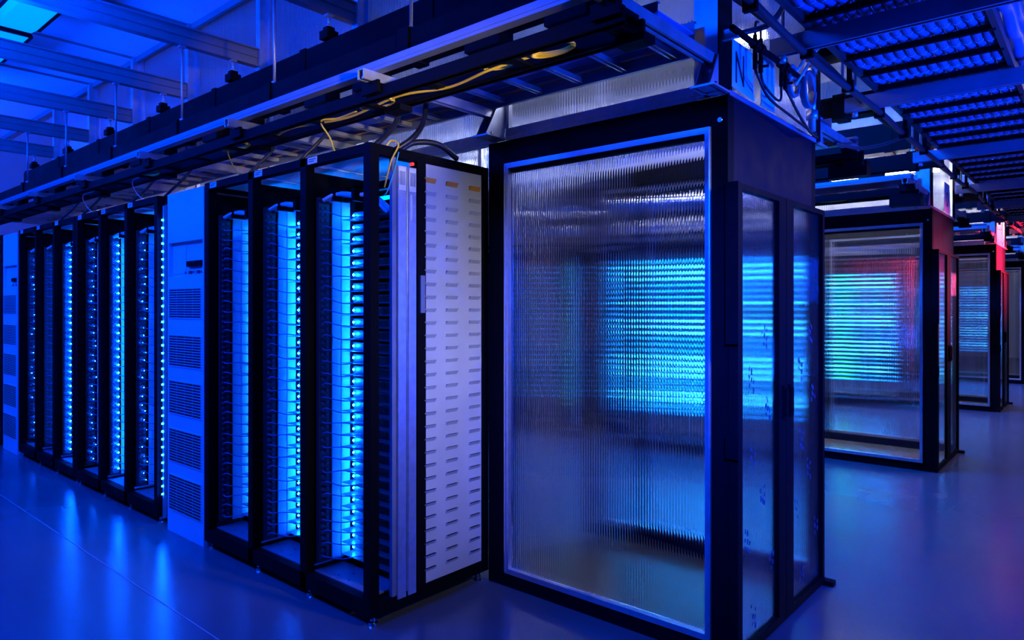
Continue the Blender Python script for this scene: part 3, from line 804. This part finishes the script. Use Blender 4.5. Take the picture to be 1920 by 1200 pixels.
cable('black_hose', [(PX, 2.80, 2.43), (PX + .005, 2.82, 2.40), (PX, 2.95, 2.345), (PX, 3.2, 2.325), (PX, 3.45, 2.31), (PX - .03, 3.7, 2.32)], .006, CABK, 'upper thin black hose sweeping down from the pipe to the right')
cable('black_hose', [(PX, 2.86, 2.43), (PX + .005, 2.88, 2.385), (PX, 3.02, 2.36), (PX, 3.09, 2.37), (PX, 3.10, 2.43)], .0055, CABK, 'black hose looping from the first valve pair to the second')
cable('black_hose', [(PX, 3.15, 2.43), (PX + .01, 3.18, 2.40), (PX + .01, 3.3, 2.345), (PX, 3.5, 2.30), (PX - .03, 3.68, 2.335)], .006, CABK, 'lower thin black hose dropping from the second valve pair')
def ring_pts(cx, cy, cz, r, n=3):
    return [(cx + .004 * k / 14, cy + r * math.cos(2 * PI * k / 20), cz + r * 1.15 * math.sin(2 * PI * k / 20)) for k in range(n * 20 + 1)]
cable('hose_coil', ring_pts(PX, 3.42, 2.49, .07, 4), .009, LADD, 'pale blue coil of hose hung on the end wall, right one', 'hose', None, 8)
cable('hose_coil', ring_pts(PX - .02, 3.28, 2.50, .06, 3), .008, LADD, 'pale blue coil of hose hung on the end wall, left one', 'hose', None, 8)
cable('white_hose', [(PX + .01, 3.50, 2.72), (PX + .01, 3.44, 2.68), (PX, 3.34, 2.58), (PX - .02, 3.26, 2.50)], .007, CABW, 'upper white hose curving down to the hose coils')
cable('white_hose', [(PX + .03, 3.52, 2.71), (PX + .03, 3.46, 2.67), (PX + .02, 3.36, 2.57), (PX, 3.28, 2.48)], .007, CABW, 'lower white hose curving down to the hose coils')
t = thing('valve_body', 'grey stand pipe with a red knob at the far corner of the end wall', 'valve', (PX, 3.52, 2.35))
obj('pipe', MB().cyl((0, 0, -.04), (0, 0, .5), .018, 12).cyl((0, 0, .02), (0, 0, .06), .028, 10).cyl((0, 0, .24), (0, 0, .28), .026, 10), ZINC, t)
obj('knob', MB().cyl((0, -.055, .31), (0, -.02, .31), .022, 14).cyl((0, -.02, .31), (0, 0, .31), .008, 8), RED, t, None, 'red knob')

def sign(letter, y0, y1, z0, z1, size, label, ty, tz, xs=.72):
    t = thing('letter_sign', label, 'sign', (XE + .0, (y0 + y1) / 2, z0), 'letter signs')
    p = MB(lambda x, y, z: (x - t.location.x, y - t.location.y, z - t.location.z))
    x = XE + .004
    p._add([(x, y0, z0 + .01), (x, y1 + .02, z0), (x, y1 - .01, z1), (x, y0 + .005, z1), (x + .002, y0, z0 + .01), (x + .002, y1 + .02, z0), (x + .002, y1 - .01, z1), (x + .002, y0 + .005, z1)],
           [(0, 1, 2, 3), (4, 5, 6, 7), (0, 1, 5, 4), (1, 2, 6, 5), (2, 3, 7, 6), (3, 0, 4, 7)])
    obj('sheet', p, PAPER, t)
    cu = bpy.data.curves.new('letter', 'FONT'); cu.body = letter; cu.size = size; cu.extrude = .0005; cu.align_x = 'CENTER'
    tmp = bpy.data.objects.new('letter_tmp', cu); C.objects.link(tmp)
    dg = bpy.context.evaluated_depsgraph_get(); me = bpy.data.meshes.new_from_object(tmp.evaluated_get(dg))
    bpy.data.objects.remove(tmp)
    for v in me.vertices:
        v.co = Vector((x + .0028 + v.co.z - t.location.x, ty + v.co.x * xs - t.location.y, tz + v.co.y - t.location.z))
    me.materials.clear(); me.materials.append(INK)
    obj('letter', me, INK, t, None, 'black letter %s' % letter)
sign('N', 2.705, 2.92, 2.338, 2.545, .19, 'pale sign sheet with a black letter N on the nearest end wall', 2.785, 2.372)
sign('O', MY[1] + .55, MY[1] + .84, 2.335, 2.62, .20, 'pale sign sheet with a black letter O on the second end wall', MY[1] + .70, 2.40)
t = tag(obj('blank_sheet', MB().box(XE + .003, XE + .006, 3.02, 3.18, 2.34, 2.60), PAPER), 'blank pale sheet behind the valves on the nearest end wall', 'sheet')

# ------------------------------------------------------------------ light
w = bpy.data.worlds.new('world'); SC.world = w; w.use_nodes = True
w.node_tree.nodes['Background'].inputs[0].default_value = (0., .03, .3, 1); w.node_tree.nodes['Background'].inputs[1].default_value = .05
for x in (-2.4, -4.4, -6.8, -9.2):
    area('lamp_down', (x, -.2, 3.35), (x, 1.2, .6), 1.0, .3, 105, BL)
for x in (-4.6, -6.8, -9.2, -11.4):
    area('ceiling_fill', (x, .9, 3.05), (x, 1.0, 4), 1.4, .3, 190, BL)  # unseen uplights added to brighten the blue ceiling
area('aisle_fill', (.45, 2.5, 2.35), (-2.5, 2.35, 1.15), .3, .3, 3.0, LAV, 44)  # unseen added lamp, beam narrowed to light mainly the louvred end
area('aisle_fill', (.6, 1.0, 1.9), (-2.2, 1.9, 2.36), .12, .12, 1.1, (1., .86, .62), 16)  # unseen warm lamp added so the yellow cables look yellow
area('aisle_fill', (1.9, 3.4, 1.0), (-.7, 4.0, 2.5), 1.0, .4, 170, BL, 110)  # unseen blue lamp added to light the tray from below
area('aisle_fill', (1.9, 4.6, 1.7), (-1.16, 3.2, 1.1), .6, .4, 36, BL, 70)  # unseen blue lamp added to turn the door panes bluer
area('aisle_fill', (.35, .4, 2.4), (-1.25, 2.68, 1.2), .3, .3, 32, BL, 40)  # unseen blue beam added for the right window trim
area('aisle_fill', (1.2, 8.5, 3.4), (-.4, 9, 0), .6, .6, 60, (.5, .45, 1.))
area('aisle_fill', (1.0, 13, 3.4), (-.4, 13, 0), .6, .6, 60, (.55, .45, 1.))
area('lamp_red', (.2, 11.9, 2.25), (-1.165, 12.0, 2.1), .25, .25, 420, (1., .02, .06), 70)
area('lamp_red', (.2, 8.2, 1.7), (-1.165, 7.55, 1.6), .25, .25, 26, (1., .08, .22), 60)
for i, p in ((1, 330), (2, 330), (3, 420)):
    area('lamp_cold_aisle', (-2.4, MY[i] - 1.5, 3.6), (-2.4, MY[i] - .9, .8), 1.6, .2, p, (0., .10, 1.))

# ------------------------------------------------------------------ camera
cd = bpy.data.cameras.new('camera'); cam = bpy.data.objects.new('camera', cd); C.objects.link(cam)
cam.location = (0, 0, 1.45); cam.rotation_euler = (PI / 2, 0, math.radians(40.9))
cd.sensor_width = 36; cd.lens = 1291 / 1920 * 36; cd.shift_y = -25 / 1920; cd.clip_start = .05
SC.camera = cam
vs = SC.view_settings; SC.display_settings.display_device = 'sRGB'
vs.view_transform = 'Standard'; vs.look = 'None'; vs.exposure = 0; vs.gamma = 1; vs.use_curve_mapping = False
cy = SC.cycles
cy.max_bounces = 12; cy.transmission_bounces = 12; cy.adaptive_threshold = .02; cy.caustics_reflective = False; cy.caustics_refractive = False; cy.glossy_bounces = 5; cy.diffuse_bounces = 4; cy.transparent_max_bounces = 12
cy.sample_clamp_indirect = 25; cy.blur_glossy = .5; cy.use_denoising = True
